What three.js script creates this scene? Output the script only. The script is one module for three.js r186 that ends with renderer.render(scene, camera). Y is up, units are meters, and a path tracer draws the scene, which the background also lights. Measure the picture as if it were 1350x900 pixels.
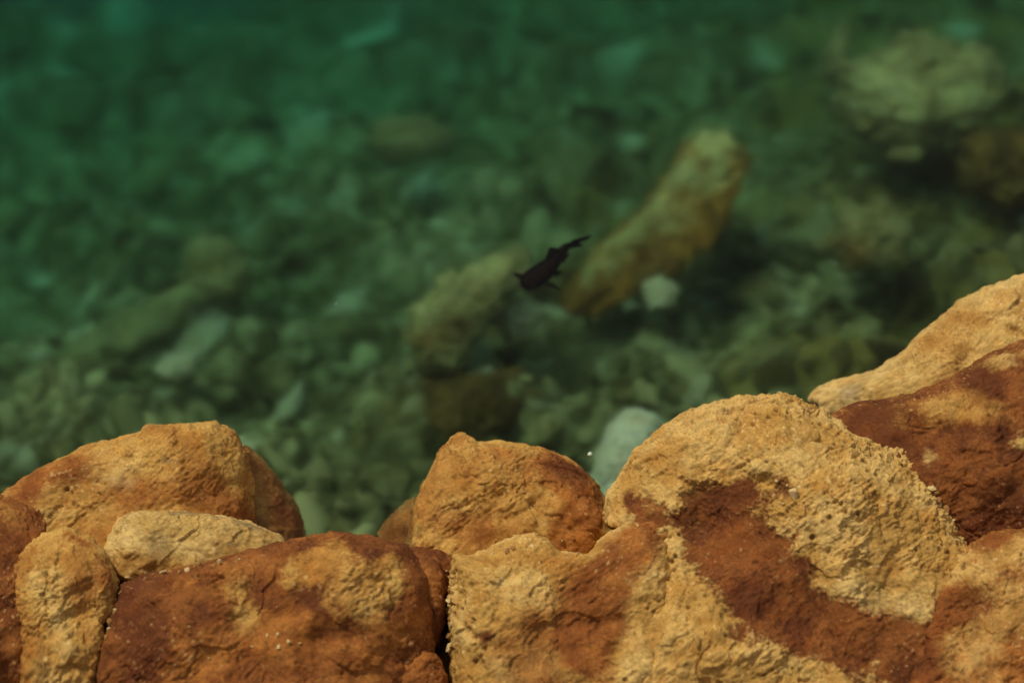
import * as THREE from 'three';

// ---------------------------------------------------------------- camera, sky, sun, exposure
const scene = new THREE.Scene();
const PW = 1350, PH = 900;                     // the photograph's own pixels
const FOV = 13.4, PITCH = 44, EYE = 3.5;      // a long lens looking down over the stone bank into the water
const camera = new THREE.PerspectiveCamera(FOV, 1024 / 682, 0.1, 300);
camera.position.set(0, EYE, 0);
camera.rotation.set(-PITCH * Math.PI / 180, 0, 0);
camera.updateMatrixWorld(true);
camera.focus = 4.66;
camera.userData.fStop = 1.8;
scene.add(camera);

const renderer = new THREE.WebGLRenderer({ antialias: true });
renderer.setSize(1024, 682);
renderer.toneMapping = THREE.LinearToneMapping;
renderer.toneMappingExposure = 1.06;
renderer.shadowMap.enabled = true;

{ // an overcast sky: three times as bright overhead as at the horizon
  const w = 64, h = 32, data = new Float32Array(w * h * 4);
  for (let j = 0; j < h; j++) for (let i = 0; i < w; i++) {
    const el = ((j + 0.5) / h - 0.5) * Math.PI, s = Math.max(0, Math.sin(el));
    const L = 0.44 * (1 + 2 * s) / 3;
    data.set([L * 1.02, L * 0.98, L * 0.9, 1], (j * w + i) * 4);
  }
  const sky = new THREE.DataTexture(data, w, h, THREE.RGBAFormat, THREE.FloatType);
  sky.mapping = THREE.EquirectangularReflectionMapping;
  sky.magFilter = THREE.LinearFilter; sky.needsUpdate = true;
  scene.background = sky; scene.environment = sky;
}
const sun = new THREE.DirectionalLight(new THREE.Color().setRGB(1, 0.90, 0.67), 2.5);
sun.position.set(-4.5, 9, -6.0);
sun.target.position.set(0, 0, -3.6);
sun.castShadow = true; sun.shadow.radius = 14;
sun.shadow.mapSize.set(2048, 2048);
Object.assign(sun.shadow.camera, { left: -5, right: 5, top: 5, bottom: -5, near: 0.5, far: 40 });
scene.add(sun, sun.target);

// ---------------------------------------------------------------- helpers
let seed = 20240611;
const rnd = () => { seed = (seed + 0x6D2B79F5) | 0; let t = Math.imul(seed ^ (seed >>> 15), 1 | seed); t = (t + Math.imul(t ^ (t >>> 7), 61 | t)) ^ t; return ((t ^ (t >>> 14)) >>> 0) / 4294967296; };
const PERM = new Uint8Array(512);
{ const p = [...Array(256).keys()]; for (let i = 255; i > 0; i--) { const j = Math.floor(rnd() * (i + 1)); [p[i], p[j]] = [p[j], p[i]]; } for (let i = 0; i < 512; i++) PERM[i] = p[i & 255]; }
const fade = (t) => t * t * t * (t * (t * 6 - 15) + 10);
function gr(h, x, y, z) { h &= 15; const u = h < 8 ? x : y, v = h < 4 ? y : h === 12 || h === 14 ? x : z; return ((h & 1) ? -u : u) + ((h & 2) ? -v : v); }
function noise(x, y, z) {                      // Perlin, about -1 .. 1
  const fx = Math.floor(x), fy = Math.floor(y), fz = Math.floor(z), X = fx & 255, Y = fy & 255, Z = fz & 255;
  x -= fx; y -= fy; z -= fz;
  const u = fade(x), v = fade(y), w = fade(z), A = PERM[X] + Y, B = PERM[X + 1] + Y;
  const AA = PERM[A] + Z, AB = PERM[A + 1] + Z, BA = PERM[B] + Z, BB = PERM[B + 1] + Z;
  const l = (a, b, t) => a + (b - a) * t;
  return l(l(l(gr(PERM[AA], x, y, z), gr(PERM[BA], x - 1, y, z), u), l(gr(PERM[AB], x, y - 1, z), gr(PERM[BB], x - 1, y - 1, z), u), v),
    l(l(gr(PERM[AA + 1], x, y, z - 1), gr(PERM[BA + 1], x - 1, y, z - 1), u), l(gr(PERM[AB + 1], x, y - 1, z - 1), gr(PERM[BB + 1], x - 1, y - 1, z - 1), u), v), w);
}
const fbm = (x, y, z, f, o = 4) => { let s = 0, a = 0.5; for (let i = 0; i < o; i++) { s += a * noise(x * f + i * 17.3, y * f - i * 9.1, z * f + i * 4.7); f *= 2.03; a *= 0.5; } return s * 1.6; };
const ridge = (x, y, z, f) => 1 - 2 * Math.abs(noise(x * f, y * f, z * f));
const sstep = (a, b, x) => { const t = Math.min(1, Math.max(0, (x - a) / (b - a))); return t * t * (3 - 2 * t); };
const mix = (a, b, t) => a + (b - a) * t;
const mix3 = (a, b, t) => [mix(a[0], b[0], t), mix(a[1], b[1], t), mix(a[2], b[2], t)];
function cell(x, y, z, f) {                    // distance to the nearest of scattered points
  x *= f; y *= f; z *= f;
  const X = Math.floor(x), Y = Math.floor(y), Z = Math.floor(z); let best = 9;
  for (let i = -1; i < 2; i++) for (let j = -1; j < 2; j++) for (let k = -1; k < 2; k++) {
    const a = PERM[(X + i) & 255], b = PERM[a + ((Y + j) & 255)], c = PERM[b + ((Z + k) & 255)], d = PERM[c + 31 & 511], e = PERM[d + 57 & 511];
    const dx = X + i + c / 255 - x, dy = Y + j + d / 255 - y, dz = Z + k + e / 255 - z, q = dx * dx + dy * dy + dz * dz;
    if (q < best) best = q;
  }
  return Math.sqrt(best);
}
function chips(x, y, z, f) {                   // broken facets: each cell a small plane tilted its own way
  x *= f; y *= f; z *= f;
  const X = Math.floor(x), Y = Math.floor(y), Z = Math.floor(z); let best = 9, out = 0;
  for (let i = -1; i < 2; i++) for (let j = -1; j < 2; j++) for (let k = -1; k < 2; k++) {
    const a = PERM[(X + i) & 255], b = PERM[a + ((Y + j) & 255)], c = PERM[b + ((Z + k) & 255)], d = PERM[c + 31 & 511], e = PERM[d + 57 & 511];
    const dx = x - X - i - c / 255, dy = y - Y - j - d / 255, dz = z - Z - k - e / 255, q = dx * dx + dy * dy + dz * dz;
    if (q < best) { best = q; out = dx * (PERM[e + 11] / 127.5 - 1) + dy * (PERM[e + 97] / 127.5 - 1) + dz * (PERM[e + 171] / 127.5 - 1) + (PERM[e + 201] / 255 - 0.5) * 0.7; }
  }
  return out;
}
// a square net wrapped round a lump: most of it on the side that faces the open, closing at the back
const NETS = {};
function net(M) {
  if (NETS[M]) return NETS[M];
  const th = new Float32Array((M + 1) * (M + 1)), s = new Float32Array((M + 1) * (M + 1)), idx = new Uint32Array(M * M * 6); let o = 0;
  for (let j = 0; j <= M; j++) for (let i = 0; i <= M; i++) {
    const a = 2 * i / M - 1, b = 2 * j / M - 1, k = j * (M + 1) + i, m = Math.max(Math.abs(a), Math.abs(b));
    s[k] = m; th[k] = m < 1e-9 ? 0 : Math.abs(a) >= Math.abs(b) ? (Math.PI / 4) * (b / a) + (a < 0 ? Math.PI : 0) : Math.PI / 2 - (Math.PI / 4) * (a / b) + (b < 0 ? Math.PI : 0);
  }
  for (let j = 0; j < M; j++) for (let i = 0; i < M; i++) { const a = j * (M + 1) + i, b = a + 1, c = a + M + 1, d = c + 1; if ((i < M / 2) === (j < M / 2)) idx.set([a, b, d, a, d, c], o); else idx.set([a, b, c, b, d, c], o); o += 6; }
  return NETS[M] = { th, s, idx };
}
const V3 = (x, y, z) => new THREE.Vector3(x, y, z);
const FPX = PH / 2 / Math.tan(FOV * Math.PI / 360);
const camRight = V3(1, 0, 0), camUp = V3(0, 1, 0).applyQuaternion(camera.quaternion), camFwd = V3(0, 0, -1).applyQuaternion(camera.quaternion);
const ray = (px, py) => camFwd.clone().addScaledVector(camRight, (px - PW / 2) / FPX).addScaledVector(camUp, -(py - PH / 2) / FPX).normalize();
const at = (px, py, d) => camera.position.clone().addScaledVector(ray(px, py), d);
function under(px, py, depth) {                // the point at that depth that shows at a pixel, bent at the flat water surface
  const r = ray(px, py), hit = camera.position.clone().addScaledVector(r, -EYE / r.y);
  const n = 1 / 1.33, c = -r.y, k = 1 - n * n * (1 - c * c), t = r.clone().multiplyScalar(n); t.y += n * c - Math.sqrt(k);
  t.normalize();
  return hit.addScaledVector(t, -depth / t.y);
}
const taken = {};
const numbered = (n) => { const k = taken[n] = (taken[n] ?? -1) + 1; return k ? `${n}_${String(k).padStart(3, '0')}` : n; };
function tag(o, label, category, group, kind) { o.userData.label = label; if (category) o.userData.category = category; if (group) o.userData.group = group; if (kind) o.userData.kind = kind; return o; }
function put(name, geo, mat, parent = scene) { const m = new THREE.Mesh(geo, mat); m.name = parent === scene ? numbered(name) : name; m.castShadow = m.receiveShadow = true; parent.add(m); return m; }

// a cube blown up to a sphere of directions, denser towards +z where k > 0
const sphereCache = {};
function sphereDirs(N, k = 0) {
  const key = N + '_' + k; if (sphereCache[key]) return sphereCache[key];
  const map = new Map(), dir = [], idx = [];
  const vert = (x, y, z) => { const id = (x * (N + 1) + y) * (N + 1) + z; let i = map.get(id); if (i === undefined) {
    i = dir.length / 3; map.set(id, i); const t = (q) => Math.tan((2 * q / N - 1) * Math.PI / 4);
    const v = V3(t(x), t(y), t(z)).normalize(); v.z += k; v.normalize(); dir.push(v.x, v.y, v.z); } return i; };
  const q = (a, b, c, d) => idx.push(a, b, c, a, c, d);
  for (let i = 0; i < N; i++) for (let j = 0; j < N; j++) {
    q(vert(i, j, N), vert(i + 1, j, N), vert(i + 1, j + 1, N), vert(i, j + 1, N));
    q(vert(i, j, 0), vert(i, j + 1, 0), vert(i + 1, j + 1, 0), vert(i + 1, j, 0));
    q(vert(N, i, j), vert(N, i + 1, j), vert(N, i + 1, j + 1), vert(N, i, j + 1));
    q(vert(0, i, j), vert(0, i, j + 1), vert(0, i + 1, j + 1), vert(0, i + 1, j));
    q(vert(i, N, j), vert(i, N, j + 1), vert(i + 1, N, j + 1), vert(i + 1, N, j));
    q(vert(i, 0, j), vert(i + 1, 0, j), vert(i + 1, 0, j + 1), vert(i, 0, j + 1));
  }
  return sphereCache[key] = { dir: new Float32Array(dir), idx: new Uint32Array(idx) };
}

// ---------------------------------------------------------------- what the stones are made of
// a, b: two tones that mottle; pit: colour in the pores; grit: pale grains; rough, pore, bump: metres of relief
const STONE = {
  pale:  { a: [0.58, 0.385, 0.135], b: [0.45, 0.255, 0.066], pit: [0.12, 0.05, 0.014], grit: [0.68, 0.50, 0.23], rough: 0.0040, pore: 0.0065, bump: 0.009, pores: 1 },
  ochre: { a: [0.52, 0.310, 0.084], b: [0.38, 0.178, 0.040], pit: [0.17, 0.055, 0.014], grit: [0.58, 0.40, 0.16], rough: 0.0022, pore: 0.0022, bump: 0.007, pores: 0.45 },
  red:   { a: [0.225, 0.076, 0.018], b: [0.120, 0.035, 0.010], pit: [0.06, 0.016, 0.006], grit: [0.42, 0.24, 0.10], rough: 0.0018, pore: 0.0018, bump: 0.007, pores: 0.35 },
  rust:  { a: [0.36, 0.140, 0.030], b: [0.225, 0.074, 0.017], pit: [0.08, 0.024, 0.008], grit: [0.50, 0.32, 0.13], rough: 0.0022, pore: 0.0020, bump: 0.007, pores: 0.45 },
  cream: { a: [0.58, 0.41, 0.16], b: [0.44, 0.28, 0.085], pit: [0.20, 0.10, 0.035], grit: [0.66, 0.54, 0.33], rough: 0.0024, pore: 0.0022, bump: 0.006, pores: 0.4 },
  grey:  { a: [0.36, 0.29, 0.17], b: [0.22, 0.165, 0.09], pit: [0.12, 0.08, 0.04], grit: [0.52, 0.45, 0.32], rough: 0.0018, pore: 0.0016, bump: 0.003, pores: 0.4 },
  // underwater
  moss:  { a: [0.36, 0.31, 0.125], b: [0.22, 0.18, 0.065], pit: [0.07, 0.05, 0.012], grit: [0.5, 0.5, 0.3], rough: 0.003, pore: 0.004, bump: 0.014, pores: 0.6 },
  brown: { a: [0.22, 0.125, 0.030], b: [0.09, 0.052, 0.013], pit: [0.04, 0.016, 0.005], grit: [0.35, 0.2, 0.08], rough: 0.003, pore: 0.004, bump: 0.012, pores: 0.6 },
  amber: { a: [0.40, 0.19, 0.033], b: [0.20, 0.10, 0.022], pit: [0.07, 0.03, 0.008], grit: [0.45, 0.28, 0.1], rough: 0.003, pore: 0.004, bump: 0.012, pores: 0.6 },
  bed:   { a: [0.38, 0.31, 0.125], b: [0.21, 0.17, 0.06], pit: [0.08, 0.06, 0.02], grit: [0.5, 0.44, 0.22], rough: 0.003, pore: 0.004, bump: 0.014, pores: 0.6 },
  silt:  { a: [0.56, 0.50, 0.20], b: [0.40, 0.35, 0.13], pit: [0.16, 0.12, 0.04], grit: [0.6, 0.5, 0.25], rough: 0.003, pore: 0.003, bump: 0.010, pores: 0.4 },
  milk:  { a: [0.84, 0.81, 0.56], b: [0.76, 0.72, 0.47], pit: [0.4, 0.36, 0.25], grit: [0.85, 0.83, 0.7], rough: 0.002, pore: 0.002, bump: 0.006, pores: 0.2 },
  chalk: { a: [0.70, 0.64, 0.38], b: [0.54, 0.48, 0.27], pit: [0.2, 0.16, 0.09], grit: [0.7, 0.66, 0.5], rough: 0.003, pore: 0.003, bump: 0.008, pores: 0.4 },
};
const stoneMat = new THREE.MeshPhysicalMaterial({ vertexColors: true, roughness: 0.9, metalness: 0, specularIntensity: 0.5 });
const wetMat = new THREE.MeshPhysicalMaterial({ vertexColors: true, roughness: 0.9, metalness: 0, specularIntensity: 0.1 });   // under water stone hardly mirrors
stoneMat.name = 'dry_stone'; wetMat.name = 'wet_stone';

// One boulder. Its outline gives the real extent round a centre; thick is how far it bulges to either side.
function boulder(s) {
  const O = s.depth !== undefined ? under(...s.c, s.depth) : at(...s.c, s.d);
  const W = s.depth !== undefined ? V3(0, Math.cos(0.72), Math.sin(0.72)) : ray(...s.c).negate();
  const U = V3(0, 1, 0).cross(W).normalize(), V = W.clone().cross(U);
  const flat = (x, y) => {                     // pixel -> metres in the boulder's own middle plane
    let p;
    if (s.depth !== undefined) {               // walk down the bent ray to that plane
      let lo = 0.01, hi = 4; for (let k = 0; k < 40; k++) { const m = (lo + hi) / 2; if (under(x, y, m).sub(O).dot(W) > 0) lo = m; else hi = m; }
      p = under(x, y, lo);
    } else { const r = ray(x, y); p = camera.position.clone().addScaledVector(r, O.clone().sub(camera.position).dot(W) / r.dot(W)); }
    p.sub(O); return [p.dot(U), p.dot(V)];
  };
  const poly = s.out.map(([x, y]) => flat(x, y)), A = 720, R0 = new Float32Array(A), R = new Float32Array(A);
  for (let i = 0; i < A; i++) {
    const th = i / A * 2 * Math.PI, dx = Math.cos(th), dy = Math.sin(th); let best = 0;
    for (let k = 0; k < poly.length; k++) {
      const [ax, ay] = poly[k], [bx, by] = poly[(k + 1) % poly.length], ex = bx - ax, ey = by - ay, den = dx * ey - dy * ex;
      if (Math.abs(den) < 1e-9) continue;
      const t = (ax * ey - ay * ex) / den, q = (ax * dy - ay * dx) / den;
      if (t > 0 && q >= -1e-6 && q <= 1 + 1e-6 && t > best) best = t;
    }
    R0[i] = best;
  }
  const sd0 = s.seed ?? 0;
  const sm = Math.round((s.round ?? 2.5) * 2);
  for (let i = 0; i < A; i++) { let a = 0, b = 0; for (let k = -2 * sm; k <= 2 * sm; k++) { const g = Math.exp(-k * k / (2 * sm * sm + 1e-6)); a += g * R0[(i + k + A) % A]; b += g; } R[i] = a / b; }
  for (let i = 0; i < A; i++) { const t = i / A * 2 * Math.PI; R[i] *= (s.grow ?? 1) * (1 + (s.ragged ?? 0) * (noise(Math.cos(t) * 2.2 + sd0 * 3, Math.sin(t) * 2.2, sd0) + 0.6 * noise(Math.cos(t) * 6, Math.sin(t) * 6, sd0 + 4))); }
  const RS = new Float32Array(A); { const c = 70; for (let i = 0; i < A; i++) { let a = 0, b = 0; for (let k = -2 * c; k <= 2 * c; k += 4) { const g = Math.exp(-k * k / (2 * c * c)); a += g * R[(i + k + A) % A]; b += g; } RS[i] = a / b; } }
  const Rin = (th, q) => { const f = ((th / (2 * Math.PI)) % 1 + 1) % 1 * A, i = Math.floor(f); return mix(mix(RS[i % A], RS[(i + 1) % A], f - i), mix(R[i % A], R[(i + 1) % A], f - i), q * q * q); };   // corners of the outline fade out towards the middle
  const Rat = (th) => { const f = ((th / (2 * Math.PI)) % 1 + 1) % 1 * A, i = Math.floor(f); return mix(R[i % A], R[(i + 1) % A], f - i); };
  const mean = R.reduce((a, b) => a + b) / A, T = s.thick ?? mean * 0.75, p = s.p ?? 2.6, tilt = s.tilt ?? -0.25, sd = s.seed ?? 0;
  const surfaceW = (u, v) => { const rho = Math.min(1, Math.hypot(u, v) / Rat(Math.atan2(v, u))); return T * Math.pow(1 - Math.pow(rho, p), 1 / p) + tilt * v; };
  const bumps = (s.relief ?? []).map(([x, y, h, r]) => { const [u, v] = flat(x, y); return [u, v, h, r * mean0(s) ]; });
  function mean0() { return (s.depth !== undefined ? 6.6 : s.d) / FPX; }
  const pxm = mean0();
  const layers = (s.layers ?? []).map((L) => ({ ...L, pts: L.pts.map(([x, y, r]) => { const [u, v] = flat(x, y); return [u, v, surfaceW(u, v), r * pxm]; }) }));
  // the profile from front to rim, by length along it
  const arc = [0], steps = 200, wide = mix(mean, Math.max(...R), 0.6); let pr = 0, pw = T;
  for (let k = 1; k <= steps; k++) { const a = k / steps * Math.PI / 2, q = wide * Math.pow(Math.sin(a), 2 / p), w = T * Math.pow(Math.max(0, Math.cos(a)), 2 / p); arc.push(arc[k - 1] + Math.hypot(q - pr, w - pw)); pr = q; pw = w; }
  const whole = arc[steps], OPEN = 0.8, M = s.net ?? Math.max(24, Math.round(2 * whole / (OPEN * (s.step ?? 0.0026)))), angle = (f) => { let lo = 0, hi = steps; while (hi - lo > 1) { const m = (lo + hi) >> 1; if (arc[m] < f * whole) lo = m; else hi = m; } return (lo + (f * whole - arc[lo]) / (arc[hi] - arc[lo] + 1e-12)) / steps * Math.PI / 2; };
  const { th: TH, s: SS, idx } = net(M), n = TH.length;
  const pos = new Float32Array(n * 3), col = new Float32Array(n * 3), big = s.big ?? 0.10, base = STONE[s.stone];
  for (let i = 0; i < n; i++) {
    const open = SS[i] <= OPEN, a0 = angle(open ? SS[i] / OPEN : Math.max(0.004, (1 - SS[i]) / (1 - OPEN))), z = open ? Math.cos(a0) : -Math.cos(a0), th = TH[i];
    const q0 = Math.pow(Math.sin(a0), 2 / p), r = Rin(th, q0) * q0, u = r * Math.cos(th), v = r * Math.sin(th);
    let w = Math.sign(z) * T * Math.pow(Math.abs(z), 2 / p) + tilt * v;
    const front = sstep(-0.1, 0.5, z);
    for (const [bu, bv, h, br] of bumps) { const d2 = ((u - bu) ** 2 + (v - bv) ** 2) / (br * br); if (d2 < 9) w += h * Math.exp(-d2) * front; }
    // broad lumps and broken facets
    const k = 1 / mean, a = u + sd * 3.1, b = v - sd * 1.7, c = w + sd * 0.9;
    w += big * mean * (noise(a * k * 1.3, b * k * 1.3, c * k * 1.3) * 0.9 + (Math.abs(noise(a * k * 2.3 + 5, b * k * 2.3, c * k * 2.3)) - 0.25) * 0.9 + noise(a * k * 5, b * k * 5, c * k * 5) * 0.25) * (0.35 + 0.65 * front);
    pos[3 * i] = u; pos[3 * i + 1] = v; pos[3 * i + 2] = w;
  }
  const g = new THREE.BufferGeometry();
  g.setAttribute('position', new THREE.BufferAttribute(pos, 3)); g.setIndex(new THREE.BufferAttribute(idx, 1)); g.computeVertexNormals();
  const nor = g.attributes.normal.array;
  for (let i = 0; i < n; i++) {
    const u = pos[3 * i], v = pos[3 * i + 1], w = pos[3 * i + 2], X = u + sd * 2.3 + 1.7, Y = v + sd * 1.1, Z = w - sd * 1.9;
    // which stone is here: the base, then crusts and stains as solid lumps with ragged edges
    let A1 = base.a, B1 = base.b, P1 = base.pit, G1 = base.grit, rough = base.rough, pore = base.pore, bump = base.bump, pores = base.pores, lift = 0;
    if (layers.length) {
      const rag = fbm(X, Y, Z, 16, 5) + 0.26 * noise(X * 210, Y * 210, Z * 210) + 0.20 * noise(X * 95, Y * 95, Z * 95);
      for (const L of layers) {
        let f = -9;
        const P = L.pts;
        for (let k = 0; k < Math.max(1, P.length - 1); k++) {
          const a = P[k], b = P[Math.min(k + 1, P.length - 1)], ex = b[0] - a[0], ey = b[1] - a[1], ez = b[2] - a[2], l2 = ex * ex + ey * ey + ez * ez;
          const t = l2 < 1e-12 ? 0 : Math.min(1, Math.max(0, ((u - a[0]) * ex + (v - a[1]) * ey + (w - a[2]) * ez) / l2));
          const d = Math.hypot(u - a[0] - ex * t, v - a[1] - ey * t, (w - a[2] - ez * t) * 0.5);
          f = Math.max(f, mix(a[3], b[3], t) - d);
        }
        f += rag * (L.rag ?? 0.028);
        const e = L.edge ?? 0.006, m = sstep(-e, e, f) * (L.amount ?? 1);
        if (m <= 0) continue;
        const S = STONE[L.stone];
        A1 = mix3(A1, S.a, m); B1 = mix3(B1, S.b, m); P1 = mix3(P1, S.pit, m); G1 = mix3(G1, S.grit, m);
        rough = mix(rough, S.rough, m); pore = mix(pore, S.pore, m); bump = mix(bump, S.bump, m); pores = mix(pores, S.pores, m);
        lift += (L.lift ?? 0) * m;
      }
    }
    const wx = noise(X * 22, Y * 22, Z * 22) * 0.012, wy = noise(X * 22 + 9, Y * 22, Z * 22) * 0.012;
    const fib = ridge(X + wx, Y * 0.8 + wy, Z, 85) * 0.6 + ridge(X + wy, Y + wx, Z, 180) * 0.4, fine = noise(X * 240, Y * 240, Z * 240), grain = noise(X * 640, Y * 640, Z * 640);
    const med = fbm(X, Y, Z, 34, 3), worn = 0.30 + 0.95 * sstep(-0.25, 0.35, noise(X * 13 + 70, Y * 13, Z * 13));
    const bx = X * 0.8 + Y * 0.6, by = Y * 0.8 - X * 0.6, hatch = noise(bx * 55, by * 170, Z * 110);         // a grain that runs aslant
    const chip = chips(X + wx, Y + wy, Z, 70), slab = chips(X + wy * 2, Y + wx * 2, Z, 24);
    const cd = cell(X + wx * 0.5, Y + wy * 0.5, Z, 62), where = sstep(-0.05, 0.45, noise(X * 9 + 40, Y * 9, Z * 9)), pit = sstep(0.36, 0.12, cd) * where * pores;
    const cx = X + 0.03 * med + wx, crack = sstep(0.90, 0.99, ridge(cx, Y + wy, Z, 6.5)) * sstep(-0.1, 0.35, noise(X * 4 + 3, Y * 4, Z * 4)), flake = Math.abs(noise(X * 48 + 2, Y * 60 + wx * 30, Z * 48)) - 0.25;
    let h = lift + med * bump * 0.7 + slab * (0.0012 + 0.6 * rough) + worn * rough * (fib * 0.35 + flake * 0.6 + chip * 0.6 + hatch * 0.75 + fine * 0.25) - pit * pore - crack * (0.001 + rough);
    pos[3 * i] += nor[3 * i] * h; pos[3 * i + 1] += nor[3 * i + 1] * h; pos[3 * i + 2] += nor[3 * i + 2] * h;
    // colour: two tones in patches, pores, grains
    const patch = sstep(-0.34, 0.38, fbm(X + 3, Y, Z, 11, 5) + 0.22 * fine + 0.3 * med);
    let C = mix3(B1, A1, patch);
    C = mix3(C, P1, Math.min(1, pit * 0.85 + 0.35 * crack * Math.min(1, rough / 0.004) + 0.45 * sstep(0.15, -0.7, fib) * Math.min(1, rough / 0.004)));
    const g1 = sstep(0.40, 0.62, noise(X * 120 + 7, Y * 120, Z * 120) + 0.25 * fine) * sstep(0.0, 0.5, noise(X * 14, Y * 14 + 3, Z * 14));
    C = mix3(C, G1, g1 * 0.75);
    const pepper = sstep(0.46, 0.60, noise(X * 150 + 31, Y * 150, Z * 150) + 0.2 * grain), salt = sstep(0.46, 0.56, noise(X * 190 + 3, Y * 210 + 50, Z * 210) + 0.15 * grain) * sstep(0.05, 0.5, noise(X * 9, Y * 9 + 20, Z * 9) + 0.4 * noise(X * 30, Y * 30 + 20, Z * 30));
    C = mix3(C, P1, pepper * 0.6); C = mix3(C, G1, salt * 0.95);
    C = mix3(C, [C[0] * 0.82, C[1] * 0.62, C[2] * 0.42], sstep(0.0, 0.5, fbm(X + 11, Y, Z + 5, 24, 4)) * 0.42);   // iron tint in veins
    const val = 1 + 0.24 * fine + 0.32 * grain + 0.20 * noise(X * 50, Y * 50, Z * 50 + 2);
    col[3 * i] = Math.max(0.004, C[0] * val); col[3 * i + 1] = Math.max(0.003, C[1] * val); col[3 * i + 2] = Math.max(0.002, C[2] * val);
  }
  g.setAttribute('color', new THREE.BufferAttribute(col, 3));
  g.computeVertexNormals();
  const m = put(s.name, g, s.depth !== undefined ? wetMat : stoneMat);
  m.matrixAutoUpdate = true;
  m.quaternion.setFromRotationMatrix(new THREE.Matrix4().makeBasis(U, V, W)); m.position.copy(O);
  tag(m, s.label, s.category ?? 'boulder', s.group);
  return m;
}

// ---------------------------------------------------------------- the setting: seabed, bank, water
const depthAt = (x, z) => {                    // how deep the bottom lies; it falls away from the bank and towards the left
  const out = Math.max(0, -z - 3.7);
  let d = 0.80 + 0.52 * out + 0.055 * Math.min(out, 4) ** 2 - 0.26 * Math.max(-1.2, Math.min(1.6, x)) * Math.min(1, out);
  d += 0.10 * fbm(x, 0, z, 1.3, 3);
  return Math.min(d, 4 + 0.2 * noise(x, 0, z));
};
function sheet(xs, zs, f) {                    // a height field over the given lines; f gives [y, colour]
  const pos = [], col = [], uv = [], idx = [], nx = xs.length;
  for (const z of zs) for (const x of xs) { const [y, c] = f(x, z); pos.push(x, y, z); col.push(...c); uv.push(x, z); }
  for (let j = 0; j < zs.length - 1; j++) for (let i = 0; i < nx - 1; i++) { const a = j * nx + i, b = a + 1, c = a + nx, d = c + 1; idx.push(a, b, d, a, d, c); }
  const g = new THREE.BufferGeometry();
  g.setAttribute('position', new THREE.Float32BufferAttribute(pos, 3)); g.setAttribute('color', new THREE.Float32BufferAttribute(col, 3)); g.setAttribute('uv', new THREE.Float32BufferAttribute(uv, 2));
  g.setIndex(idx); g.computeVertexNormals(); return g;
}
const lines = (stops) => { const o = []; for (let k = 0; k < stops.length - 1; k++) { const [a, s] = stops[k], b = stops[k + 1][0], n = Math.max(1, Math.round(Math.abs(b - a) / s)); for (let i = 0; i < n; i++) o.push(a + (b - a) * i / n); } o.push(stops[stops.length - 1][0]); return o; };
const seaX = lines([[-60, 10], [-10, 2], [-3, 0.3], [-1.7, 0.012], [1.7, 0.3], [3, 2], [10, 10], [60, 1]]);
const seaZ = lines([[-120, 15], [-30, 4], [-12, 0.6], [-6.9, 0.012], [-2.9, 1]]).reverse();
const ground = (x, z) => { const lump = fbm(x + 4, 0, z, 4, 4), dx = x * 0.8 + z * 0.6, dz = -x * 0.6 + z * 0.8; return 0.13 * lump + 0.08 * ridge(dx * 0.45 + 0.1 * lump, 2.2, dz, 2.6) + 0.012; };
const seabed = put('seabed', sheet(seaX, seaZ, (x, z) => {
  const near = Math.abs(x) < 1.75 && z > -7;
  let y = -depthAt(x, z), c = [0.2, 0.2, 0.12];
  if (near) {
    const dx = x * 0.8 + z * 0.6, dz = -x * 0.6 + z * 0.8;                  // rubble lies in slanting drifts
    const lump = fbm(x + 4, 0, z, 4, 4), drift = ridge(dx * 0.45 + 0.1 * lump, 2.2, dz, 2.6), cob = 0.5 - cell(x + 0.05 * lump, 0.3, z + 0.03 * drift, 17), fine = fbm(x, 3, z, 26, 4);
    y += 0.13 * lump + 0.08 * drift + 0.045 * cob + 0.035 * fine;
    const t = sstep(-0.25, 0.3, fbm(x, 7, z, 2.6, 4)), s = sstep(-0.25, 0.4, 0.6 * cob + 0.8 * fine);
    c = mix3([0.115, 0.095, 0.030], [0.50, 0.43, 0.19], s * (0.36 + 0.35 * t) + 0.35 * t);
    c = mix3(c, [0.64, 0.57, 0.33], sstep(0.22, 0.5, fbm(x + 21, 4, z, 9, 3) + 0.3 * fine) * 0.7);
    c = mix3(c, [0.31, 0.20, 0.045], sstep(0.02, 0.5, fbm(x + 9, 1, z, 2.1, 3) + 0.42 * x) * 0.85);
    const v = 1 + 0.4 * fine; c = c.map((q) => q * v);
  }
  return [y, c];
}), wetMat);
tag(seabed, 'green rubble seabed falling away from the stone bank', null, null, 'structure');

const bank = put('rock_bank', sheet(lines([[-30, 5], [-3, 0.5], [-1.4, 0.03], [1.4, 0.5], [3, 5], [30, 1]]), lines([[30, 6], [0, 1], [-2.3, 0.03], [-3.8, 0.1], [-4.1, 1]]), (x, z) => {
  const top = -0.06 + 0.05 * fbm(x, 0, z, 3, 3), s = sstep(-3.10, -3.62, z);
  const y = mix(top, -1.2, s) + 0.08 * fbm(x, 2, z, 7, 4) * (z < -2.2 ? 1 : 0.3);
  return [y, [0.17, 0.075, 0.025]];                                         // one even earth colour
}), stoneMat);
tag(bank, 'rust coloured earth and rock under the shore boulders', null, null, 'structure');

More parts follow.
